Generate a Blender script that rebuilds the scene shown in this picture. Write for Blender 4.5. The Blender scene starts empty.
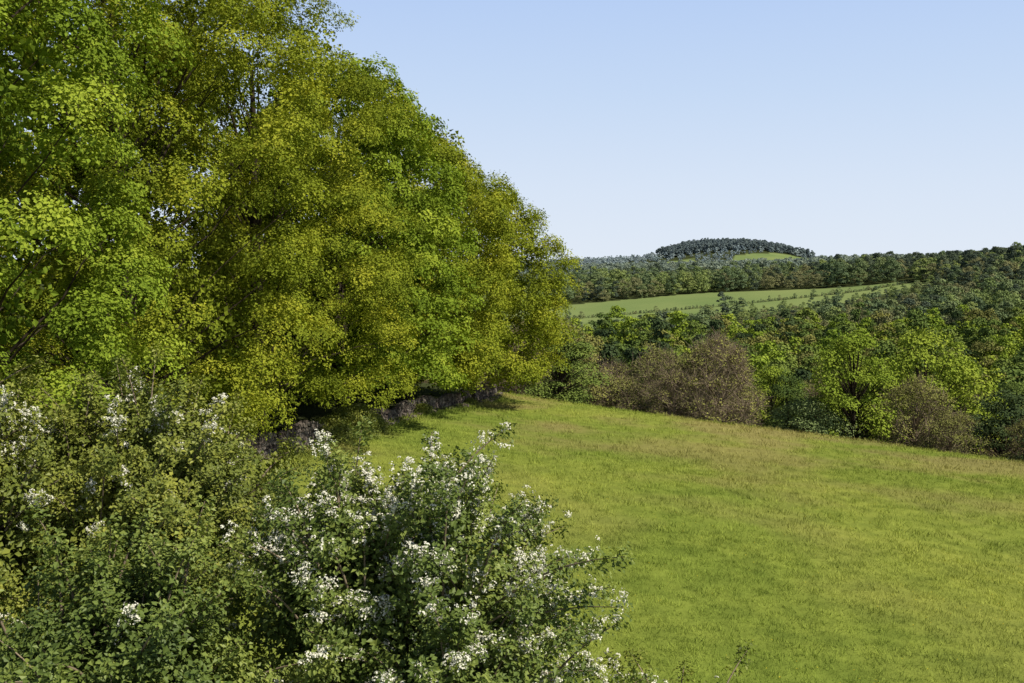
import bpy, math, numpy as np
from mathutils import Vector
R=np.random.default_rng(7)
scene=bpy.context.scene
scene.view_settings.view_transform='Standard'
scene.view_settings.look='None'
scene.view_settings.exposure=0

# ------------------------------------------------------------ helpers
def sstep(t):
    t=np.clip(t,0,1); return t*t*(3-2*t)
def norm(v):
    return v/np.maximum(np.linalg.norm(v,axis=-1,keepdims=True),1e-9)

def new_mesh(name,verts,quads,mats=(),midx=None,attrs=None,smooth=False):
    verts=np.asarray(verts,dtype=np.float32); quads=np.asarray(quads,dtype=np.int32)
    me=bpy.data.meshes.new(name)
    me.vertices.add(len(verts)); me.vertices.foreach_set('co',verts.ravel())
    me.loops.add(len(quads)*4); me.loops.foreach_set('vertex_index',quads.ravel())
    me.polygons.add(len(quads)); me.polygons.foreach_set('loop_start',np.arange(len(quads),dtype=np.int32)*4)
    for m in mats: me.materials.append(m)
    if midx is not None: me.polygons.foreach_set('material_index',np.asarray(midx,dtype=np.int32))
    me.update(calc_edges=True)
    me.polygons.foreach_set('use_smooth',np.full(len(quads),smooth,dtype=bool))
    if attrs:
        for k,v in attrs.items():
            v=np.asarray(v,dtype=np.float32)
            if v.ndim==1:
                a=me.attributes.new(k,'FLOAT','POINT'); a.data.foreach_set('value',v)
            else:
                a=me.attributes.new(k,'FLOAT_VECTOR','POINT'); a.data.foreach_set('vector',v.ravel())
    return me
def link(ob,parent=None):
    scene.collection.objects.link(ob)
    if parent: ob.parent=parent
    return ob

class Geo:
    def __init__(s): s.v=[];s.q=[];s.m=[];s.t=[];s.n=0
    def add(s,v,q,m=0,tint=0.5):
        v=np.asarray(v,dtype=float).reshape(-1,3)
        s.v.append(v); s.q.append(np.asarray(q)+s.n); s.m.append(np.full(len(q),m)); 
        s.t.append(np.full(len(v),tint) if np.isscalar(tint) else tint); s.n+=len(v)
    def mesh(s,name,mats,smooth=False):
        return new_mesh(name,np.concatenate(s.v),np.concatenate(s.q),mats,np.concatenate(s.m),{'tint':np.concatenate(s.t)},smooth)

def leaf_quads(p,n,size,aspect=0.33,fold=0.12,rng=R,axis=None):
    N=len(p); n=norm(n)
    a=rng.normal(size=(N,3)) if axis is None else axis
    t=norm(a-(a*n).sum(1,keepdims=True)*n); b=np.cross(n,t)
    s=np.broadcast_to(np.asarray(size,dtype=float).reshape(-1,1),(N,1))
    v=np.stack([p-t*s*.5, p+b*s*aspect-t*s*.05+n*s*fold, p+t*s*.5-n*s*.08, p-b*s*aspect-t*s*.05+n*s*fold],1)
    q=np.arange(N*4).reshape(N,4)
    return v.reshape(-1,3),q

def tube(geo,pts,rad,k=6,m=0,tint=.5):
    pts=np.asarray(pts,float); rad=np.asarray(rad,float); n=len(pts)
    d=norm(np.gradient(pts,axis=0))
    ref=np.array([0.31,0.95,0.05]); 
    if abs(d[0]@ref)>.9: ref=np.array([1.,0,0])
    u=norm(np.cross(d,ref)); w=np.cross(d,u)
    a=np.linspace(0,2*np.pi,k,endpoint=False)
    ring=pts[:,None]+rad[:,None,None]*(np.cos(a)[None,:,None]*u[:,None]+np.sin(a)[None,:,None]*w[:,None])
    i=np.arange(n-1)[:,None]*k; j=np.arange(k)[None]; j2=(j+1)%k
    q=np.stack([i+j,i+j2,i+k+j2,i+k+j],-1).reshape(-1,4)
    geo.add(ring.reshape(-1,3),q,m,tint)

def bez(a,b,c,n=6):
    t=np.linspace(0,1,n)[:,None]
    return (1-t)**2*a+2*t*(1-t)*b+t*t*c

def frames(n,rng):
    n=norm(n); a=rng.normal(size=n.shape); t=norm(a-(a*n).sum(1,keepdims=True)*n); b=np.cross(n,t)
    return np.stack([t,b,n],2)
def bake(name,protos,P,Rm,S,mats,parent=None,rng=R,tintmix=.6,base=None):
    """protos: list of quad-cloud arrays (M,4,3). One mesh holding every leaf where it grows."""
    idx=rng.integers(0,len(protos),len(P)); V=[];Tn=[]
    rt=rng.random(len(P))
    if base is not None: rt=.35*rt+.65*base
    for k,pr in enumerate(protos):
        s=np.where(idx==k)[0]
        if not len(s): continue
        v=pr.reshape(-1,3)
        w=np.einsum('nij,mj->nmi',Rm[s]*S[s][:,None,None],v)+P[s][:,None,:]
        V.append(w.reshape(-1,3).astype(np.float32))
        lt=np.repeat(rng.random((len(s),len(pr))),4,axis=1)
        Tn.append((tintmix*rt[s][:,None]+(1-tintmix)*lt).ravel())
    V=np.concatenate(V); q=np.arange(len(V)).reshape(-1,4)
    ob=bpy.data.objects.new(name,new_mesh(name,V,q,mats,None,{'tint':np.concatenate(Tn)})); return link(ob,parent)

# ------------------------------------------------------------ geometry nodes instancer (distant trees)
def gn_group(coll):
    key='scatter_'+coll.name
    if key in bpy.data.node_groups: return bpy.data.node_groups[key]
    g=bpy.data.node_groups.new(key,'GeometryNodeTree')
    g.interface.new_socket('Geometry',in_out='INPUT',socket_type='NodeSocketGeometry')
    g.interface.new_socket('Geometry',in_out='OUTPUT',socket_type='NodeSocketGeometry')
    N=g.nodes; L=g.links
    gi=N.new('NodeGroupInput'); go=N.new('NodeGroupOutput')
    iop=N.new('GeometryNodeInstanceOnPoints')
    ci=N.new('GeometryNodeCollectionInfo'); ci.inputs['Collection'].default_value=coll
    ci.inputs['Separate Children'].default_value=True; ci.inputs['Reset Children'].default_value=True
    def na(nm,dt):
        a=N.new('GeometryNodeInputNamedAttribute'); a.data_type=dt; a.inputs['Name'].default_value=nm; return a
    ar=na('rot','FLOAT_VECTOR'); asx=na('scl','FLOAT_VECTOR'); ai=na('idx','INT')
    e2r=N.new('FunctionNodeEulerToRotation')
    L.new(gi.outputs[0],iop.inputs['Points']); L.new(ci.outputs[0],iop.inputs['Instance'])
    iop.inputs['Pick Instance'].default_value=True
    L.new(ai.outputs['Attribute'],iop.inputs['Instance Index'])
    L.new(ar.outputs['Attribute'],e2r.inputs[0]); L.new(e2r.outputs[0],iop.inputs['Rotation'])
    L.new(asx.outputs['Attribute'],iop.inputs['Scale'])
    L.new(iop.outputs[0],go.inputs[0])
    return g
def scatter(name,pts,rot,scl,coll,idx=None,parent=None,rng=R):
    pts=np.asarray(pts,dtype=np.float32); N=len(pts)
    me=bpy.data.meshes.new(name); me.vertices.add(N); me.vertices.foreach_set('co',pts.ravel())
    a=me.attributes.new('rot','FLOAT_VECTOR','POINT'); a.data.foreach_set('vector',np.asarray(rot,dtype=np.float32).ravel())
    scl=np.asarray(scl,dtype=np.float32)
    if scl.ndim==1: scl=np.repeat(scl[:,None],3,1)
    a=me.attributes.new('scl','FLOAT_VECTOR','POINT'); a.data.foreach_set('vector',scl.ravel())
    if idx is None: idx=rng.integers(0,len(coll.objects),N)
    a=me.attributes.new('idx','INT','POINT'); a.data.foreach_set('value',np.asarray(idx,dtype=np.int32))
    ob=bpy.data.objects.new(name,me); link(ob,parent)
    md=ob.modifiers.new('scatter','NODES'); md.node_group=gn_group(coll)
    return ob
def proto_coll(name,meshes):
    c=bpy.data.collections.new(name)
    for i,m in enumerate(meshes):
        o=bpy.data.objects.new('%s_%02d'%(name,i),m); c.objects.link(o)
    return c

# ------------------------------------------------------------ materials
def mat_base(name):
    m=bpy.data.materials.new(name); m.use_nodes=True; nt=m.node_tree; nt.nodes.clear(); return m,nt,nt.nodes,nt.links
def ramp(N,stops):
    r=N.new('ShaderNodeValToRGB'); cr=r.color_ramp
    while len(cr.elements)<len(stops): cr.elements.new(.5)
    for e,(p,c) in zip(cr.elements,stops): e.position=p; e.color=(*c,1)
    return r
def leaf_mat(name,dark,mid,light,trans=.35,nscale=.35,wr=.35,wt=.2,wn=.45,gloss=.35,rough=.5):
    m,nt,N,L=mat_base(name)
    at=N.new('ShaderNodeAttribute'); at.attribute_name='tint'
    ge=N.new('ShaderNodeNewGeometry'); no=N.new('ShaderNodeTexNoise'); no.inputs['Scale'].default_value=nscale; no.inputs['Detail'].default_value=2
    L.new(ge.outputs['Position'],no.inputs['Vector'])
    mr=N.new('ShaderNodeMapRange'); mr.inputs[1].default_value=.3; mr.inputs[2].default_value=.7; L.new(no.outputs[0],mr.inputs[0])
    def mul(s,f):
        x=N.new('ShaderNodeMath'); x.operation='MULTIPLY'; L.new(s,x.inputs[0]); x.inputs[1].default_value=f; return x.outputs[0]
    def add(a,b):
        x=N.new('ShaderNodeMath'); x.operation='ADD'; L.new(a,x.inputs[0]); L.new(b,x.inputs[1]); return x.outputs[0]
    f=add(mul(at.outputs['Fac'],wt),mul(mr.outputs[0],wn))
    if wr>0:
        oi=N.new('ShaderNodeObjectInfo'); f=add(f,mul(oi.outputs['Random'],wr))
    r=ramp(N,[(0.1,dark),(.5,mid),(.9,light)]); L.new(f,r.inputs[0])
    o=N.new('ShaderNodeOutputMaterial')
    if gloss>0:
        p=N.new('ShaderNodeBsdfPrincipled'); L.new(r.outputs[0],p.inputs['Base Color']); p.inputs['Roughness'].default_value=rough
        p.inputs['Specular IOR Level'].default_value=gloss
    else:
        p=N.new('ShaderNodeBsdfDiffuse'); L.new(r.outputs[0],p.inputs[0])
    if trans<=0:
        L.new(p.outputs[0],o.inputs[0]); return m
    tr=N.new('ShaderNodeBsdfTranslucent')
    mx=N.new('ShaderNodeMix'); mx.data_type='RGBA'; mx.blend_type='MULTIPLY'; mx.inputs[0].default_value=1
    L.new(r.outputs[0],mx.inputs[6]); mx.inputs[7].default_value=(1.4,1.4,.6,1); L.new(mx.outputs[2],tr.inputs[0])
    ms=N.new('ShaderNodeMixShader'); ms.inputs[0].default_value=trans; L.new(p.outputs[0],ms.inputs[1]); L.new(tr.outputs[0],ms.inputs[2])
    L.new(ms.outputs[0],o.inputs[0]); return m
def plain_mat(name,c1,c2,scale=5):
    m,nt,N,L=mat_base(name)
    ge=N.new('ShaderNodeNewGeometry'); no=N.new('ShaderNodeTexNoise'); no.inputs['Scale'].default_value=scale; no.inputs['Detail'].default_value=4
    L.new(ge.outputs['Position'],no.inputs['Vector'])
    r=ramp(N,[(.3,c1),(.7,c2)]); L.new(no.outputs[0],r.inputs[0])
    p=N.new('ShaderNodeBsdfDiffuse'); L.new(r.outputs[0],p.inputs[0])
    b=N.new('ShaderNodeBump'); b.inputs['Strength'].default_value=.4; b.inputs['Distance'].default_value=.03; L.new(no.outputs[0],b.inputs['Height']); L.new(b.outputs[0],p.inputs['Normal'])
    o=N.new('ShaderNodeOutputMaterial'); L.new(p.outputs[0],o.inputs[0]); return m

bark=plain_mat('bark',(.025,.019,.013),(.07,.055,.04),4)
twigm=plain_mat('twig_bark',(.17,.13,.09),(.32,.25,.17),3)
kh=dict(trans=.13,wr=0,wt=.7,wn=.3,gloss=0)  # oak and sycamore ramps: dark end also paints shade in crown hollows
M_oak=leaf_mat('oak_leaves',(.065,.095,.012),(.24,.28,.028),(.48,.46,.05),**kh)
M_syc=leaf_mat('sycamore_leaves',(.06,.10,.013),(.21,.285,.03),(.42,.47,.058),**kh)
M_haw=leaf_mat('hawthorn_leaves',(.055,.09,.02),(.145,.195,.04),(.31,.35,.075),nscale=.8,trans=.13,wr=0,wt=.5,wn=.5,gloss=.25)
M_haw2=leaf_mat('hawthorn_leaves_olive',(.07,.10,.018),(.185,.215,.036),(.36,.365,.062),nscale=.8,trans=.13,wr=0,wt=.5,wn=.5,gloss=.25)
kw=dict(nscale=.03,wr=.5,wt=.35,wn=.15,trans=0,gloss=0)
M_mid=[leaf_mat('wood_leaves_bright',(.14,.21,.03),(.245,.32,.04),(.36,.41,.055),**kw),
       leaf_mat('wood_leaves_green',(.08,.125,.036),(.155,.21,.05),(.25,.295,.06),**kw),
       leaf_mat('wood_leaves_olive',(.15,.16,.05),(.235,.235,.07),(.33,.315,.085),**kw),
       leaf_mat('wood_leaves_dark',(.042,.065,.03),(.07,.10,.04),(.11,.145,.05),**kw),
       leaf_mat('willow_leaves',(.14,.20,.075),(.21,.27,.10),(.28,.33,.13),**kw)]
M_mid_haze=[leaf_mat('slope_leaves_bright_hazed',(.17,.23,.085),(.25,.31,.105),(.34,.385,.12),**kw),  # greyer copies of the wood leaf colours, with haze painted in
       leaf_mat('slope_leaves_green_hazed',(.12,.17,.09),(.18,.235,.105),(.26,.30,.12),**kw),
       leaf_mat('slope_leaves_olive_hazed',(.18,.19,.10),(.245,.245,.115),(.31,.30,.13),**kw),
       leaf_mat('slope_leaves_dark_hazed',(.08,.105,.075),(.11,.14,.088),(.15,.18,.10),**kw)]
kf=dict(nscale=.004,wr=.55,wt=.2,wn=.3,trans=0,gloss=0)
M_far_haze=leaf_mat('distant_leaves_hazed',(.20,.25,.22),(.255,.31,.24),(.32,.36,.25),**kf)  # pale blue-grey mixed into the leaf colour stands in for haze
M_vfar_haze=leaf_mat('hill_leaves_hazed',(.29,.355,.38),(.33,.395,.395),(.38,.43,.40),**kf)  # heavier painted haze: leaf colour bluer and paler still
M_cap_haze=leaf_mat('hilltop_leaves_hazed',(.165,.205,.215),(.185,.23,.225),(.21,.255,.235),**kf)  # hilltop wood, haze painted into its leaf colour as blue-grey
m,nt,N,L=mat_base('blossom'); p=N.new('ShaderNodeBsdfDiffuse'); p.inputs[0].default_value=(.76,.73,.60,1)
o=N.new('ShaderNodeOutputMaterial'); L.new(p.outputs[0],o.inputs[0]); M_blos=m
m,nt,N,L=mat_base('buttercup'); p=N.new('ShaderNodeBsdfDiffuse'); p.inputs[0].default_value=(.75,.55,.03,1)
o=N.new('ShaderNodeOutputMaterial'); L.new(p.outputs[0],o.inputs[0]); M_but=m

def grass_color(N,L,k=1.0):
    k*=1.06
    ge=N.new('ShaderNodeNewGeometry')
    def noise(sc,det=4,vec=None):
        n=N.new('ShaderNodeTexNoise'); n.inputs['Scale'].default_value=sc; n.inputs['Detail'].default_value=det
        L.new(vec or ge.outputs['Position'],n.inputs['Vector']); return n.outputs[0]
    a=ramp(N,[(.35,(.158*k,.202*k,.034*k)),(.65,(.23*k,.255*k,.048*k))]); L.new(noise(.07,5),a.inputs[0])
    b=ramp(N,[(.3,(.68,.72,.7)),(.7,(1.22,1.18,1.18))]); L.new(noise(.8,8),b.inputs[0])
    mx=N.new('ShaderNodeMix'); mx.data_type='RGBA'; mx.blend_type='MULTIPLY'; mx.inputs[0].default_value=.85
    L.new(a.outputs[0],mx.inputs[6]); L.new(b.outputs[0],mx.inputs[7])
    sx=N.new('ShaderNodeSeparateXYZ'); L.new(ge.outputs['Position'],sx.inputs[0])
    mr=N.new('ShaderNodeMapRange'); mr.inputs[1].default_value=30; mr.inputs[2].default_value=85; mr.inputs[3].default_value=.12; L.new(sx.outputs[1],mr.inputs[0])
    pr=ramp(N,[(.45,(0,0,0)),(.60,(1,1,1))]); L.new(noise(.09,6),pr.inputs[0])
    mu=N.new('ShaderNodeMath'); mu.operation='MULTIPLY'; L.new(pr.outputs[0],mu.inputs[0]); L.new(mr.outputs[0],mu.inputs[1])
    mu2=N.new('ShaderNodeMath'); mu2.operation='MULTIPLY'; L.new(mu.outputs[0],mu2.inputs[0]); mu2.inputs[1].default_value=.7
    m2=N.new('ShaderNodeMix'); m2.data_type='RGBA'; L.new(mu2.outputs[0],m2.inputs[0]); L.new(mx.outputs[2],m2.inputs[6]); m2.inputs[7].default_value=(.245*k,.195*k,.08*k,1)
    return m2.outputs[2]
m,nt,N,L=mat_base('grass_blades'); c=grass_color(N,L,1.5)
p=N.new('ShaderNodeBsdfDiffuse'); L.new(c,p.inputs[0])
o=N.new('ShaderNodeOutputMaterial'); L.new(p.outputs[0],o.inputs[0]); M_grass=m

m,nt,N,L=mat_base('terrain_ground'); c=grass_color(N,L)
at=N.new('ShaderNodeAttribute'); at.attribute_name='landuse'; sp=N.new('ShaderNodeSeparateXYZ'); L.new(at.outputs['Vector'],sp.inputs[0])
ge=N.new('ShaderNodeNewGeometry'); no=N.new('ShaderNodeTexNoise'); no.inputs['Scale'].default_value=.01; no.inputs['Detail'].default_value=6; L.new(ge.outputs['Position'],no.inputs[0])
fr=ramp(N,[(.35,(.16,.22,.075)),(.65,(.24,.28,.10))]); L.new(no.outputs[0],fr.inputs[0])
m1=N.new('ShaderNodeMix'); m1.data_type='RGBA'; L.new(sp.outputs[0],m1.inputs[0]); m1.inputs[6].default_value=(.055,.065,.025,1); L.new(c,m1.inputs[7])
m2=N.new('ShaderNodeMix'); m2.data_type='RGBA'; L.new(sp.outputs[1],m2.inputs[0]); L.new(m1.outputs[2],m2.inputs[6]); L.new(fr.outputs[0],m2.inputs[7])
p=N.new('ShaderNodeBsdfDiffuse'); L.new(m2.outputs[2],p.inputs[0])
n2=N.new('ShaderNodeTexNoise'); n2.inputs['Scale'].default_value=3; n2.inputs['Detail'].default_value=6; L.new(ge.outputs['Position'],n2.inputs[0])
b=N.new('ShaderNodeBump'); b.inputs['Strength'].default_value=.6; b.inputs['Distance'].default_value=.15; L.new(n2.outputs[0],b.inputs['Height']); L.new(b.outputs[0],p.inputs['Normal'])
o=N.new('ShaderNodeOutputMaterial'); L.new(p.outputs[0],o.inputs[0]); M_ter=m

# ------------------------------------------------------------ terrain
YB=[-100,240,350,500,650,800,1000,1300,1800,2500,3500,6000,9000]
ZB=[-42,-42,-44,-40,-36,-27,-22,-18,-6,4,8,-5,-20]
def T(x,y):
    x=np.asarray(x,float); y=np.asarray(y,float)
    m=-9-.04*np.clip(y,-50,150)-.09*np.clip(x,-60,90)
    e=y+.5*x-98
    near=m-22*sstep(e/130)+.12*np.sin(x*.21+y*.13)+.1*np.sin(y*.17-x*.1)
    far=np.interp(y,YB,ZB)
    far=far+.05*np.clip(x,-200,700)*sstep((y-300)/300)*(1-.8*sstep((y-1200)/900))
    far=far+15*np.exp(-((x-500)/150)**2-((y-760)/170)**2)
    far=far+50*np.exp(-(np.abs(x-550)/180)**2.6-(np.abs(y-2520)/230)**2)
    far=far+16*np.exp(-((x-1080)/220)**2-((y-2500)/300)**2)
    far=far+14*np.exp(-((x-230)/220)**2-((y-2450)/300)**2)
    far=far+2.5*np.sin(x*.011+1)*np.sin(y*.009)*sstep((y-500)/600)+3*np.sin(x*.021+2)*np.exp(-((y-760)/200)**2)*sstep((x-250)/100)
    w=sstep((y+.3*x-170)/180)
    return near*(1-w)+far*w
def inpoly(x,y,poly):
    x=np.asarray(x,float); y=np.asarray(y,float); r=np.zeros(x.shape,bool); n=len(poly)
    for i in range(n):
        x1,y1=poly[i]; x2,y2=poly[(i+1)%n]
        c=((y1>y)!=(y2>y))&(x<(x2-x1)*(y-y1)/((y2-y1) or 1e-9)+x1); r^=c
    return r
POLYS=[[(-20,590),(70,590),(140,610),(205,660),(315,750),(305,785),(165,810),(90,780),(-20,735)],
       [(480,2200),(580,2170),(720,2180),(740,2330),(640,2370),(520,2330)],
       [(230,2130),(400,2130),(430,2330),(270,2330)],
       [(30,1850),(200,1850),(260,2000),(60,2000)],
       [(110,1100),(280,1130),(270,1380),(120,1360)],
       [(330,1300),(470,1330),(470,1560),(330,1530)],
       [(560,1450),(700,1450),(720,1640),(590,1620)]]
def field(x,y):
    r=np.zeros(np.shape(x),bool)
    for p in POLYS: r|=inpoly(x,y,p)
    return r
WALL=np.array([(-22,18),(-18.6,32),(-15.4,45),(-12.8,56),(-9.8,68),(-6.8,81),(-4.2,92),(-2.4,99),(-1.8,106)],float)
def wall_x(y): return np.interp(y,WALL[:,1],WALL[:,0])
xs=np.concatenate([np.arange(-6000,-800,400),np.arange(-800,-100,20),np.arange(-100,100,1.6),np.arange(100,700,6),np.arange(700,2600,25),np.arange(2600,7000,300)])
ys=np.concatenate([np.arange(-1500,-60,120),np.arange(-60,135,1.5),np.arange(135,400,4),np.arange(400,1000,6),np.arange(1000,3600,20),np.arange(3600,9001,300)])
X,Y=np.meshgrid(xs,ys); Z=T(X,Y)
nx=len(xs); ny=len(ys); i=np.arange(ny-1)[:,None]*nx+np.arange(nx-1)[None]
q=np.stack([i,i+1,i+nx+1,i+nx],-1).reshape(-1,4)
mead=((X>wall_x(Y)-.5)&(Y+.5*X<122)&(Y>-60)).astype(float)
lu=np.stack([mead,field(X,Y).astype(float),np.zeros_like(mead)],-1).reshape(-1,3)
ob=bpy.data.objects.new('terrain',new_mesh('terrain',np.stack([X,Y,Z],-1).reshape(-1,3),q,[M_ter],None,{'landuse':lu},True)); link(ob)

# ------------------------------------------------------------ leaf spray shapes
def spray(nl,rad,ls,thick=.25,seed=0,asp=.33,jit=.45):
    rng=np.random.default_rng(seed)
    a=rng.uniform(0,2*np.pi,nl); r=rad*np.sqrt(rng.uniform(0,1,nl))
    p=np.stack([r*np.cos(a),r*np.sin(a),rng.normal(0,thick*rad,nl)-.25*r*r/rad],1)
    n=np.stack([rng.normal(0,jit,nl),rng.normal(0,jit,nl),np.ones(nl)],1)
    v,qq=leaf_quads(p,n,ls*rng.uniform(.7,1.25,nl),asp,.13,rng,axis=p+rng.normal(0,rad*.3,(nl,3)))
    return v.reshape(-1,4,3)
S_oak=[spray(30,.38,.12,.35,s,.38) for s in range(6)]
S_syc=[spray(32,.40,.122,.22,10+s,.38,.4) for s in range(6)]
S_oakf=[spray(19,.40,.165,.35,50+s,.38) for s in range(6)]
S_sycf=[spray(19,.43,.175,.25,60+s,.38,.4) for s in range(6)]
S_haw=[spray(20,.15,.064,.5,20+s,.36) for s in range(6)]
def blossom(seed):
    """one flowering spur: three or four corymbs of five-petalled flowers"""
    rng=np.random.default_rng(seed); o=[]
    for q in range(rng.integers(2,5)):
        off=rng.normal(0,.05,3)*np.array([1,1,.5])
        for k in range(10):
            d=norm(rng.normal(size=3)+np.array([0,0,.9])); c=off+d*np.array([.033,.033,.02])
            ref=np.array([1,0,0.]) if abs(d[0])<.8 else np.array([0,1.,0]); u=norm(np.cross(d,ref)); w=np.cross(d,u)
            for j in range(5):
                a=j*2*np.pi/5; dd=np.cos(a)*u+np.sin(a)*w; ee=-np.sin(a)*u+np.cos(a)*w
                o.append([c,c+dd*.006+ee*.0042+d*.001,c+dd*.0092+d*.003,c+dd*.006-ee*.0042+d*.001])
    return np.array(o)
S_blos=[blossom(s) for s in range(6)]

# ------------------------------------------------------------ woodland edge trees
def hero_tree(name,x,y,zb_off,top,r,ncl,protos,mat,seed,nspr=30,ssc=1.0,core=260,limbs=True):
    rng=np.random.default_rng(seed); gz=float(T(x,y)); H=top-gz
    par=bpy.data.objects.new(name,None); link(par)
    zb=gz+zb_off; ht=top-zb
    k=np.arange(ncl); h=np.clip((k+.5)/ncl+rng.normal(0,.025,ncl),.01,.985); th=k*2.39996+rng.normal(0,.35,ncl)
    rho=np.where(rng.random(ncl)<.84,rng.uniform(.84,1.05,ncl),rng.uniform(.45,.8,ncl))
    w=np.sqrt(np.clip(1-(np.clip((h-.36)/.66,0,1))**2.1,0.02,1))*np.where(h<.36,.80+.2*h/.36,1)
    lob=1+.12*np.sin(3*th+seed)*np.sin(h*9+seed)+.08*np.sin(5*th+h*14+seed*2)
    C=np.stack([x+r*w*rho*lob*np.cos(th),y+r*w*rho*lob*np.sin(th),zb+h*ht*(.93+.05*np.sin(2*th+seed))],1)
    rc=rng.uniform(.85,1.75,ncl)*(r/7.3)
    g=Geo()
    tp=np.array([[x,y,gz-.3],[x+.2,y,gz+H*.15],[x-.2+rng.normal(0,.3),y,gz+H*.4],[x+rng.normal(0,.5),y,gz+H*.62],[x,y+.2,gz+H*.8]])
    r0=.018*H+.06
    tube(g,np.concatenate([bez(tp[0],tp[1],tp[2],5),bez(tp[2],tp[3],tp[4],6)[1:]]),np.linspace(1,.18,10)*r0,9)
    for q in range(0,ncl,3):
        c=C[q]; hz=np.clip((c[2]-gz)/H-.18-.1*rho[q],.12,.7)
        s=np.array([x,y,gz+hz*H]); mid=(s+c)/2+np.array([0,0,.8])+rng.normal(0,.5,3)
        pts=bez(s,mid,c,7); pts[1:-1]+=rng.normal(0,.12,(5,3))
        tube(g,pts,np.linspace(1,.15,7)*(.04+.06*rng.random()),5)
    tr=bpy.data.objects.new('trunk_and_limbs',g.mesh('trunk',[bark],True)); link(tr,par)
    ci=np.repeat(np.arange(ncl),nspr); n=len(ci)
    d=norm(rng.normal(size=(n,3))+np.array([0,0,.5])); d[:,2]=np.where(d[:,2]<-.2,-d[:,2]*.8,d[:,2])
    rad=rng.uniform(.62,1.03,n)[:,None]; strag=rng.random(n)<.07; rad[strag]*=1.25
    P=C[ci]+rc[ci][:,None]*d*rad*np.array([1.08,1.08,.68])
    P[:,2]-=.18*rc[ci]*(d[:,0]**2+d[:,1]**2)
    outw=np.stack([np.cos(th[ci]),np.sin(th[ci]),np.zeros(n)],1)
    nn=np.array([0,0,.5])+1.0*d+.3*outw+rng.normal(0,.18,(n,3))
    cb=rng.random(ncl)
    toplit_tint=np.clip(cb[ci]*.6+.45*np.clip(d[:,2]+.1,0,1),0,1)  # random per cluster, plus lighter tops that paint sunlit upper sides
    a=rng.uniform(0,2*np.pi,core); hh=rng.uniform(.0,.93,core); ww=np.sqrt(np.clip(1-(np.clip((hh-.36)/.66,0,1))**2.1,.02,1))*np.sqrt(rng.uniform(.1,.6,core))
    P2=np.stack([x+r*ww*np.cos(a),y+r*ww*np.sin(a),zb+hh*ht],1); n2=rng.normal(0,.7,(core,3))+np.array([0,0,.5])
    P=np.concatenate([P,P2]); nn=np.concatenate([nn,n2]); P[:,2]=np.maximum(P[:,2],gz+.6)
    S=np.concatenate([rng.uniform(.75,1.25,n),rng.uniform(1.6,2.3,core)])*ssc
    bake('foliage',protos,P,frames(nn,rng),S,[mat],par,rng,tintmix=.75,base=np.concatenate([toplit_tint,np.full(core,0.)]))  # inner sprays get a low tint, painting shade inside the crown
    return par
sy,ok='sycamore_tree','oak_tree'
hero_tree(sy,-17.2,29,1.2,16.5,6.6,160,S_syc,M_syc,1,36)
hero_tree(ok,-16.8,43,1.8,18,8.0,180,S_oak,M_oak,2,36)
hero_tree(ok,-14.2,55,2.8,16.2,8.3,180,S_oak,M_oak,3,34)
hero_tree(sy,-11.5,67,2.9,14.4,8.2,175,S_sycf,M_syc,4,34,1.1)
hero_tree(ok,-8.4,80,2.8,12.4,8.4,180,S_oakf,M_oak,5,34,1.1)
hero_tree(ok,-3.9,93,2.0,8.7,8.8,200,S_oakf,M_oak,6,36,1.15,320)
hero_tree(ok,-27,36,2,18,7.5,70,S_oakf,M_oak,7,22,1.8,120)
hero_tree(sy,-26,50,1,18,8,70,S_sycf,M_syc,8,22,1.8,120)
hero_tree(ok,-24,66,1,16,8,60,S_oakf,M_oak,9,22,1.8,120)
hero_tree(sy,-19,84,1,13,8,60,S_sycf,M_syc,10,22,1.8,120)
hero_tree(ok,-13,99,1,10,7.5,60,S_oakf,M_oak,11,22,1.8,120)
hero_tree(sy,-22,21,2,16,5.5,110,S_sycf,M_syc,12,26)

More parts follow.
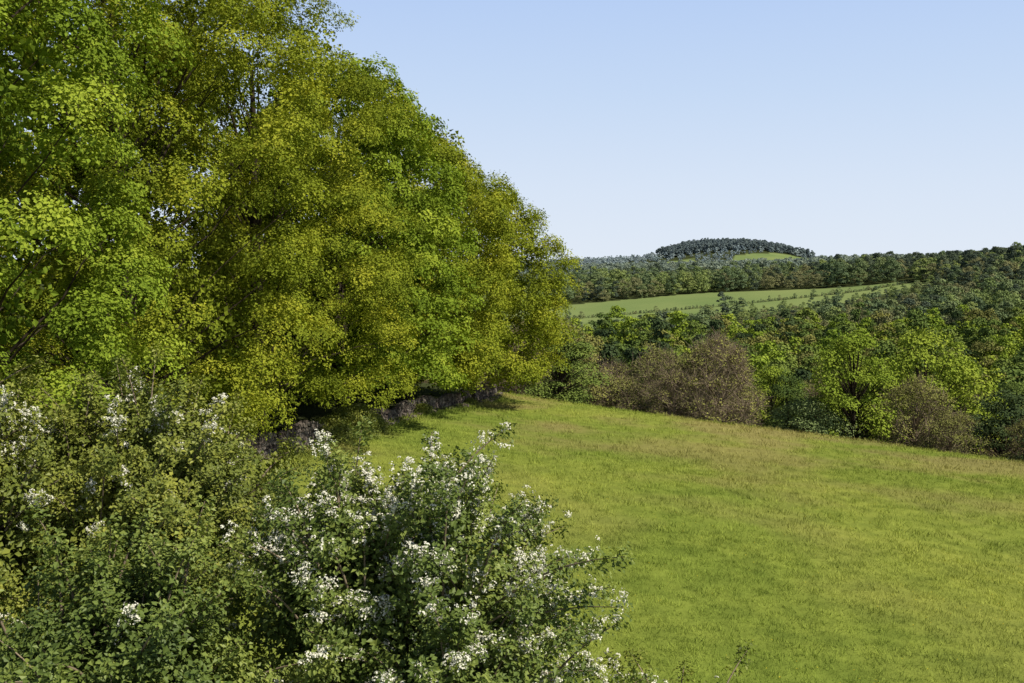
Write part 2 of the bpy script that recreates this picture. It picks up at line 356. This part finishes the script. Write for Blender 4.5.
# ------------------------------------------------------------ hawthorns
def hawthorn(x,y,cz,rx,ry,rz,nsh,mat,seed,blos=.4,spr=14,fill=700,shoot=1.0,bdir=(0,0,0)):
    rng=np.random.default_rng(seed); gz=float(T(x,y)); par=bpy.data.objects.new('hawthorn_bush',None); link(par)
    g=Geo(); c=np.array([x,y,cz]); rr=np.array([rx,ry,rz]); bdir=np.array(bdir,float)
    stems=[]
    for k in range(6):
        a=rng.uniform(0,2*np.pi); s=np.array([x+.25*np.cos(a),y+.25*np.sin(a),gz-.2]); e=c+rr*.45*np.array([np.cos(a),np.sin(a),rng.uniform(-.4,.7)])
        pts=bez(s,(s+e)/2+np.array([0,0,.6]),e,8); pts[1:-1]+=rng.normal(0,.06,(6,3)); tube(g,pts,np.linspace(.11,.035,8),6); stems.append(pts)
    P=[];NN=[];S=[];B=[]
    ph=rng.uniform(0,6,3)
    for k in range(nsh):
        d=norm(rng.normal(size=3)); 
        if d[2]<-.35: d[2]*=-1
        lob=1+.2*math.sin(4*math.atan2(d[1],d[0])+ph[0])+.15*math.sin(6*d[2]+ph[1])
        base=c+rr*d*rng.uniform(.42,.76)*lob
        L=shoot*rng.uniform(.45,1.25)*(1+.5*max(0,float(d@bdir)))
        dirn=norm(d*rr/rr.mean()+np.array([0,0,.6])+rng.normal(0,.38,3))
        end=base+dirn*L; droop=np.array([dirn[0],dirn[1],-.25])*L*.25
        pts=bez(base,(base+end)/2+np.array([0,0,.12*L]),end+droop,7)
        tube(g,pts,np.linspace(.018,.004,7),4,1)
        if k%3==0:
            s=stems[k%6][rng.integers(4,8)]; tube(g,bez(s,(s+base)/2+rng.normal(0,.2,3),base,5),np.linspace(.035,.018,5),5,0)
        t=np.concatenate([rng.uniform(0,1,spr-3),[.85,.95,1.0]]); p=np.stack([np.interp(t,np.linspace(0,1,7),pts[:,j]) for j in range(3)],1)
        wid=.13*(1.1-t)[:,None]; p=p+rng.normal(0,1,(spr,3))*wid
        P.append(p); NN.append(np.array([0,0,.6])+.9*d+rng.normal(0,.4,(spr,3))); S.append((1.2-.45*t)*rng.uniform(.8,1.25,spr))
        pb=blos*(1+float(d@bdir))*(.55+.45*math.sin(base[0]*2.2+seed)*math.sin(base[2]*2.5+seed*2))
        if rng.random()<pb:
            nb=rng.integers(4,11); t=rng.uniform(.35,1,nb)**.6; p=np.stack([np.interp(t,np.linspace(0,1,7),pts[:,j]) for j in range(3)],1)
            B.append(p+rng.normal(0,.03,(nb,3))+norm(d+np.array([0,-.4,.8]))*.11)
    d=norm(rng.normal(size=(fill,3))); P.append(c+rr*d*rng.uniform(.5,.88,(fill,1))); NN.append(d+np.array([0,0,.6])+rng.normal(0,.4,(fill,3))); S.append(rng.uniform(1.1,1.9,fill))
    P=np.concatenate(P);NN=np.concatenate(NN);S=np.concatenate(S)
    b=bpy.data.objects.new('branches',g.mesh('branches',[bark,twigm],True)); link(b,par)
    bake('foliage',S_haw,P,frames(NN,rng),S,[mat],par,rng)
    if B:
        B=np.concatenate(B); bake('blossom',S_blos,B,frames(rng.normal(0,.6,(len(B),3))+np.array([.2,-.3,1]),rng),rng.uniform(.75,1.25,len(B)),[M_blos],par,rng)
hawthorn(-5.1,13.5,-4.0,2.2,2.1,2.6,330,M_haw2,41,.30,fill=600)
hawthorn(-7.6,12.0,-3.8,2.2,2.0,2.4,280,M_haw2,42,.5,fill=500)
hawthorn(-1.35,11.0,-4.65,1.7,1.7,2.2,330,M_haw,43,.9,fill=500,bdir=(.8,-.2,.4))
hawthorn(-3.9,9.4,-4.9,1.6,1.5,1.9,240,M_haw,44,.05,fill=500)
hawthorn(-.55,9.8,-5.0,.95,1.0,1.25,130,M_haw,46,1.0,fill=200,bdir=(.6,-.2,.3))
hawthorn(1.9,10.3,-5.5,1.05,.8,.9,32,M_haw2,45,1.3,spr=6,fill=40)
hawthorn(-9.5,19,-5.5,2.0,2.0,3.0,200,M_haw2,47,.1,fill=500)

# ------------------------------------------------------------ dry stone wall
seg=np.linalg.norm(np.diff(WALL,axis=0),axis=1); cum=np.concatenate([[0],np.cumsum(seg)])
g=Geo(); rng=np.random.default_rng(5)
cube=np.array([[-1,-1,-1],[1,-1,-1],[1,1,-1],[-1,1,-1],[-1,-1,1],[1,-1,1],[1,1,1],[-1,1,1]],float)*.5
cq=np.array([[0,3,2,1],[4,5,6,7],[0,1,5,4],[1,2,6,5],[2,3,7,6],[3,0,4,7]])
def stone(s,zc,l,hh,dep,off=0,tilt=0):
    px=np.interp(s,cum,WALL[:,0]); py=np.interp(s,cum,WALL[:,1]); qx=np.interp(s+.5,cum,WALL[:,0]); qy=np.interp(s+.5,cum,WALL[:,1])
    t=norm(np.array([qx-px,qy-py,0.])); nrm=np.array([t[1],-t[0],0]); z0=float(T(px,py))
    v=cube*np.array([l,dep,hh])+rng.normal(0,.022,(8,3)); v[4:,0:2]*=.92
    ca,sa=math.cos(tilt),math.sin(tilt); v=np.stack([v[:,0]*ca-v[:,2]*sa,v[:,1],v[:,0]*sa+v[:,2]*ca],1)
    w=np.array([px,py,z0+zc])+v[:,:1]*t+(v[:,1:2]+off)*nrm+v[:,2:]*np.array([0,0,1.])
    g.add(w,cq,0,rng.random())
zz=-.1
def walltop(s): return 1.2+.2*math.sin(s*.35)+.16*math.sin(s*1.1)-.5*max(0,math.sin(s*.23+1))**3
while zz<1.25:
    hh=rng.uniform(.14,.22); s=rng.uniform(0,.3)
    while s<cum[-1]-.3:
        l=rng.uniform(.25,.6)
        if zz<walltop(s)-.25: stone(s+l/2,zz+hh/2,l*.95,hh*.94,.5-.12*zz+rng.normal(0,.06),rng.normal(0,.04))
        s+=l
    zz+=hh
s=.2
while s<cum[-1]-.3:
    stone(s,min(walltop(s)-.25,1.3)+.1,rng.uniform(.12,.22),rng.uniform(.22,.38),.42,0,rng.normal(.15,.2)); s+=rng.uniform(.16,.32)
for k in range(260):
    s=rng.uniform(5,cum[-1]-1); stone(s,rng.uniform(.02,.12),rng.uniform(.2,.45),rng.uniform(.12,.22),rng.uniform(.2,.4),rng.uniform(.4,1.1),rng.normal(0,.4))
m,nt,N,L=mat_base('gritstone'); at=N.new('ShaderNodeAttribute'); at.attribute_name='tint'
r=ramp(N,[(0,(.12,.095,.08)),(.5,(.22,.18,.15)),(1,(.34,.29,.24))]); L.new(at.outputs['Fac'],r.inputs[0])
p=N.new('ShaderNodeBsdfDiffuse')
ge=N.new('ShaderNodeNewGeometry'); no=N.new('ShaderNodeTexNoise'); no.inputs['Scale'].default_value=9; no.inputs['Detail'].default_value=6; L.new(ge.outputs['Position'],no.inputs[0])
mx=N.new('ShaderNodeMix'); mx.data_type='RGBA'; mx.blend_type='MULTIPLY'; mx.inputs[0].default_value=.7; L.new(r.outputs[0],mx.inputs[6]); L.new(no.outputs[0],mx.inputs[7]); L.new(mx.outputs[2],p.inputs[0])
b=N.new('ShaderNodeBump'); b.inputs['Distance'].default_value=.03; L.new(no.outputs[0],b.inputs['Height']); L.new(b.outputs[0],p.inputs['Normal'])
o=N.new('ShaderNodeOutputMaterial'); L.new(p.outputs[0],o.inputs[0])
link(bpy.data.objects.new('dry_stone_wall',g.mesh('dry_stone_wall',[m])))
rng=np.random.default_rng(77); P=[];NN=[]
for s,rad,hgt in [(33,.8,.7),(44,1.4,1.4),(47,1.6,1.9),(50,1.2,1.1),(61,.9,.7),(75,.7,.5)]:
    px=np.interp(s,cum,WALL[:,0])+.5; py=np.interp(s,cum,WALL[:,1]); nn_=int(260*rad*rad)
    d=norm(rng.normal(size=(nn_,3))); d[:,2]=abs(d[:,2]); P.append(np.array([px,py,float(T(px,py))+.1])+d*np.array([rad,rad,hgt])*rng.uniform(.55,1.1,(nn_,1))); NN.append(d+np.array([0,0,.5])+rng.normal(0,.3,(nn_,3)))
P=np.concatenate(P);NN=np.concatenate(NN); bake('bramble_bushes',S_haw,P,frames(NN,rng),rng.uniform(1.2,2.2,len(P)),[M_haw2],None,rng)

# ------------------------------------------------------------ meadow grass
def tuft(seed,h=.2,nb=26,rad=.3):
    rng=np.random.default_rng(seed); a=rng.uniform(0,2*np.pi,nb); r=rad*np.sqrt(rng.random(nb))
    b=np.stack([r*np.cos(a),r*np.sin(a),np.full(nb,-.02)],1); hh=h*rng.uniform(.5,1.3,nb)
    ln=rng.normal(0,.5,(nb,2))*hh[:,None]; w=rng.uniform(0,np.pi,nb); wv=np.stack([np.cos(w),np.sin(w),np.zeros(nb)],1)*.009
    tip=b+np.concatenate([ln,hh[:,None]],1)
    return np.stack([b-wv,b+wv,tip+wv*.25,tip-wv*.25],1)
S_gr=[tuft(s,.07+.018*s) for s in range(6)]
def grass_band(y0,y1,sp,sc):
    gx,gy=np.meshgrid(np.arange(-22,.56*y1+4,sp),np.arange(y0,y1,sp)); gx=gx.ravel()+R.uniform(-.6,.6,gx.size)*sp; gy=gy.ravel()+R.uniform(-.6,.6,gy.size)*sp
    k=(gx>wall_x(gy)+.3)&(gx<.56*gy+3)&(gy+.5*gx<118)&(gx>-.35*gy)
    gx,gy=gx[k],gy[k]; return gx,gy,np.full(len(gx),sc)
bs=[grass_band(20,42,.36,1.0),grass_band(42,70,.62,1.4),grass_band(70,125,1.0,1.8)]
gx,gy,gs=[np.concatenate(a) for a in zip(*bs)]; n=len(gx)
up=lambda n:np.array([0,0,1.])+R.normal(0,.08,(n,3))
bake('meadow_grass',S_gr,np.stack([gx,gy,T(gx,gy)],1),frames(up(n),R),gs*R.uniform(.6,1.3,n),[M_grass])
s=R.uniform(0,cum[-1],1300); gx=np.interp(s,cum,WALL[:,0])+R.uniform(.4,1.6,1300); gy=np.interp(s,cum,WALL[:,1])
bake('tall_grass',S_gr,np.stack([gx,gy,T(gx,gy)],1),frames(up(1300),R),R.uniform(1.2,2.4,1300),[M_grass])
bt=[]
for k in range(5):
    a=k*1.2566; bt.append([[0,0,0],[.008*math.cos(a-.5),.008*math.sin(a-.5),.004],[.015*math.cos(a),.015*math.sin(a),.006],[.008*math.cos(a+.5),.008*math.sin(a+.5),.004]])
n=1800; gy=R.uniform(22,60,n); gx=R.uniform(-5,.56*60,n); k=(gx<.56*gy+2)&(np.sin(gx*.5)*np.sin(gy*.4+1)+R.normal(0,.4,n)>.3); gx,gy=gx[k],gy[k]; n=len(gx)
bake('buttercups',[np.array(bt)],np.stack([gx,gy,T(gx,gy)+.17],1),frames(up(n),R),R.uniform(1,1.8,n),[M_but])

# ------------------------------------------------------------ valley trees
def tree_mesh(name,H,r,ncl,nper,ls,mat,seed,zb=.12,trunk=True,twigs=0,flat=.65,crfrac=.32):
    rng=np.random.default_rng(seed); g=Geo()
    h=rng.uniform(.0,1,ncl); th=rng.uniform(0,2*np.pi,ncl); rho=np.sqrt(rng.uniform(.15,1,ncl))
    w=np.sin(np.pi*np.clip(h,.04,.97)**.7)**.6
    C=np.stack([r*w*rho*np.cos(th),r*w*rho*np.sin(th),H*(zb+h*(.97-zb))],1); rc=r*crfrac*rng.uniform(.6,1.2,ncl)
    C[:,2]-=rc*.3; C[:,2]=np.maximum(C[:,2],rc*.5)
    if trunk:
        tube(g,[[0,0,-1],[.1,0,H*.3],[0,.1,H*.75]],[.022*H,.016*H,.004*H],6,1)
        for k in range(ncl):
            s=np.array([0,0,max(H*.08,C[k,2]*.55)]); tube(g,bez(s,(s+C[k])/2+np.array([0,0,.3]),C[k],4),[.009*H,.006*H,.004*H,.002*H],4,1)
    ci=np.repeat(np.arange(ncl),nper); n=len(ci); d=norm(rng.normal(size=(n,3))); d[:,2]=np.where(d[:,2]<-.2,-d[:,2],d[:,2])
    if nper:
        p=C[ci]+rc[ci][:,None]*d*rng.uniform(.6,1.08,(n,1))*np.array([1,1,flat+.1])
        nn=d+np.array([0,0,.5])+rng.normal(0,.35,(n,3))
        v,qq=leaf_quads(p,nn,ls*rng.uniform(.6,1.3,n),.38,.12,rng); ct=rng.uniform(0,1,ncl)
        g.add(v,qq,0,np.repeat(.6*ct[ci]+.4*rng.random(n),4))
    if twigs:
        ci=rng.integers(0,ncl,twigs); d=norm(rng.normal(size=(twigs,3))+np.array([0,0,.7])); s=C[ci]+rc[ci][:,None]*d*rng.uniform(0,.6,(twigs,1))
        e=s+norm(d+rng.normal(0,.35,(twigs,3)))*rc[ci][:,None]*rng.uniform(.5,1.1,(twigs,1)); sd=norm(rng.normal(size=(twigs,3)))*.028
        v=np.stack([s-sd,s+sd,e+sd*.3,e-sd*.3],1).reshape(-1,3); g.add(v,np.arange(twigs*4).reshape(-1,4),1)
    return g.mesh(name,[mat,twigm if twigs else bark])
near=[tree_mesh('vb%d'%s,14,5.8,75,180,.28,M_mid[0],100+s,zb=.05) for s in range(2)]+\
     [tree_mesh('vg%d'%s,14,5.6,75,180,.28,M_mid[1],110+s,zb=.05) for s in range(3)]+\
     [tree_mesh('vo%d'%s,11,5.6,70,(45,85,100)[s],.25,M_mid[2],120+s,twigs=(5500,3500,2500)[s],zb=.02) for s in range(3)]+\
     [tree_mesh('vd%d'%s,12,5.2,60,150,.32,M_mid[3],130+s,zb=.02) for s in range(2)]+\
     [tree_mesh('vw',6,6.4,60,190,.26,M_mid[4],140,zb=.0)]
C_near=proto_coll('valley_tree',near)
def midset(M,t): return [tree_mesh(t+'b%d'%s,14,5.8,30,60,.75,M[0],200+s,trunk=False) for s in range(2)]+[tree_mesh(t+'g%d'%s,14,5.6,30,60,.75,M[1],210+s,trunk=False) for s in range(3)]+\
    [tree_mesh(t+'o%d'%s,12,5.4,30,55,.65,M[2],220+s,trunk=False) for s in range(2)]+[tree_mesh(t+'d%d'%s,15,4.6,28,60,.75,M[3],230+s,trunk=False) for s in range(2)]
C_midc=proto_coll('wood_tree',midset(M_mid,'m'))
C_slope=proto_coll('slope_tree',midset(M_mid_haze,'s'))
C_farc=proto_coll('distant_tree',[tree_mesh('f%d'%s,14,6.4,14,28,1.7,M_far_haze,300+s,trunk=False) for s in range(4)])
C_vf=proto_coll('hill_tree',[tree_mesh('h%d'%s,14,7.5,12,22,2.7,M_vfar_haze,310+s,trunk=False) for s in range(4)])
C_capc=proto_coll('hilltop_tree',[tree_mesh('c%d'%s,19,8,14,40,2.6,M_cap_haze,320+s,trunk=False,zb=.02) for s in range(3)])

def place(name,x,y,s,coll,idx=None,sink=.4):
    n=len(x); ro=np.stack([np.zeros(n),np.zeros(n),R.uniform(0,6.28,n)],1)
    sc=np.stack([s*R.uniform(.9,1.15,n),s*R.uniform(.9,1.15,n),s*R.uniform(.85,1.2,n)],1)
    return scatter(name,np.stack([x,y,T(x,y)-sink],1),ro,sc,coll,idx)
def jgrid(y0,y1,sp,xa=-.10,xb=.66,xo=15):
    gx,gy=np.meshgrid(np.arange(xa*y1-xo,xb*y1+xo,sp),np.arange(y0,y1,sp)); gx=gx.ravel()+R.uniform(-.45,.45,gx.size)*sp; gy=gy.ravel()+R.uniform(-.45,.45,gy.size)*sp
    k=(gx>xa*gy-xo)&(gx<xb*gy+xo); return gx[k],gy[k]
def vnoise(x,y,s,seed):
    return np.sin(x/s+seed)*np.cos(y/s*1.3+seed*2)+.6*np.sin((x+y)/s*1.9+seed*3)+.4*np.cos((x-y)/s*2.7+seed)
x,y=jgrid(100,250,8.2); e=y+.5*x-98; k=(e>26); x,y,e=x[k],y[k],e[k]
n=len(x); v=vnoise(x,y,16,1.)+R.normal(0,.5,n); az=x/y
idx=np.where(v>.2,R.integers(2,5,n),R.integers(5,8,n))
idx=np.where((az<.25)&(R.random(n)<.85),R.integers(5,8,n),idx)
idx=np.where((az>.25)&(az<.46)&(R.random(n)<.6),R.integers(0,2,n),idx)
idx=np.where((az>.34)&(R.random(n)<.2),R.integers(5,7,n),idx)
idx=np.where((az>.455)&(e<50)&(R.random(n)<.75),8+R.integers(0,2,n),idx)
s=R.uniform(.7,1.25,n)*np.where(e<45,.85,1.08)
wl=(az>.25)&(az<.34)&(e<36); idx=np.where(wl,10,idx); s=np.where(wl,.85,s)
place('valley_woodland',x,y,s,C_near,idx)
x,y=jgrid(255,480,10.5); n=len(x); v=vnoise(x,y,35,2.)+R.normal(0,.8,n)
idx=np.where(v>.5,R.integers(0,2,n),np.where(v>-.4,R.integers(2,5,n),np.where(v>-1.2,R.integers(5,7,n),R.integers(7,9,n))))
place('mixed_woodland',x,y,R.uniform(.65,1.45,n),C_midc,idx)
x,y=jgrid(480,1000,10.5); k=~field(x,y); x,y=x[k],y[k]; n=len(x); v=vnoise(x,y,45,2.)+R.normal(0,.75,n)
idx=np.where(v>.7,R.integers(0,2,n),np.where(v>-.3,R.integers(2,5,n),np.where(v>-1.1,R.integers(5,7,n),R.integers(7,9,n))))
idx=np.where((x>300)&(y>600)&(R.random(n)<.45),R.integers(7,9,n),idx)
s=R.uniform(.65,1.4,n); fr=(field(x,y+40)|field(x,y+80)|field(x,y+110)); s=np.where(fr,s*.5,s)
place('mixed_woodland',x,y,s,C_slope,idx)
h=np.concatenate([np.stack([np.linspace(a[0],b[0],nn),np.linspace(a[1],b[1],nn)],1) for a,b,nn in [((-15,662),(60,674),70),((60,674),(150,703),90),((150,703),(305,768),160)]])
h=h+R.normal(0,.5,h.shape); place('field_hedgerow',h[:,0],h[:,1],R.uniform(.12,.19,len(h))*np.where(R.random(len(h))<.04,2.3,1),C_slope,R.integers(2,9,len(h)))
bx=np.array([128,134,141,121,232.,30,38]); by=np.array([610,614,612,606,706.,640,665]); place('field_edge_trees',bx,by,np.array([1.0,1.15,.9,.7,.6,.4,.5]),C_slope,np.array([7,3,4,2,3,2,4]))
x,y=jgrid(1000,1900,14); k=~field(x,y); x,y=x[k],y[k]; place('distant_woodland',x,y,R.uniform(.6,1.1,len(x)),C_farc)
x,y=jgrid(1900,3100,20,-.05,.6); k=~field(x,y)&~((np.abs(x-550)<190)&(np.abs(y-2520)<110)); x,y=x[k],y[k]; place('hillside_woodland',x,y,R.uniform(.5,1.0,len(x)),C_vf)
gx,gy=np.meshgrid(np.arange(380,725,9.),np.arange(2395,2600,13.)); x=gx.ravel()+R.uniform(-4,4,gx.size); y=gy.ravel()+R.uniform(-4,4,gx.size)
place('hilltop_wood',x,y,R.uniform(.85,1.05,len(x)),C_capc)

# ------------------------------------------------------------ light, sky, camera
SE,SA=math.radians(50),math.radians(118)
dirv=Vector((math.sin(SA)*math.cos(SE),math.cos(SA)*math.cos(SE),math.sin(SE)))
ld=bpy.data.lights.new('sun','SUN'); ld.energy=5; ld.angle=math.radians(.5); ld.color=(1,.95,.83)
lo=bpy.data.objects.new('sun',ld); lo.rotation_euler=dirv.to_track_quat('Z','Y').to_euler(); link(lo)
w=bpy.data.worlds.new('World'); scene.world=w; w.use_nodes=True; nt=w.node_tree; N=nt.nodes; L=nt.links
BS=.06
sk=N.new('ShaderNodeTexSky'); sk.sky_type='NISHITA'; sk.sun_disc=False; sk.sun_elevation=SE; sk.sun_rotation=SA; sk.air_density=1; sk.dust_density=.6; sk.ozone_density=1.5
tc=N.new('ShaderNodeTexCoord'); sx=N.new('ShaderNodeSeparateXYZ'); L.new(tc.outputs['Generated'],sx.inputs[0])
hz=ramp(N,[(0,(.78,.85,.95)),(.08,(.70,.80,.95)),(.17,(.58,.72,.94)),(.28,(.46,.62,.93))]); L.new(sx.outputs[2],hz.inputs[0])
sc=N.new('ShaderNodeVectorMath'); sc.operation='SCALE'; sc.inputs['Scale'].default_value=1/BS; L.new(hz.outputs[0],sc.inputs[0])
fr=N.new('ShaderNodeMapRange'); fr.interpolation_type='SMOOTHSTEP'; fr.inputs[1].default_value=.26; fr.inputs[2].default_value=.35; fr.inputs[3].default_value=.96; fr.inputs[4].default_value=0; L.new(sx.outputs[2],fr.inputs[0])
mx=N.new('ShaderNodeMix'); mx.data_type='RGBA'; L.new(fr.outputs[0],mx.inputs[0]); L.new(sk.outputs[0],mx.inputs[6]); L.new(sc.outputs[0],mx.inputs[7])
bg=N['Background']; L.new(mx.outputs[2],bg.inputs[0]); bg.inputs[1].default_value=BS
cd=bpy.data.cameras.new('camera'); cd.lens=35; cd.sensor_width=36; cd.clip_end=20000; cd.clip_start=.1
co=bpy.data.objects.new('camera',cd); co.location=(0,0,0); co.rotation_euler=(math.radians(90-4.1),0,0); link(co); scene.camera=co
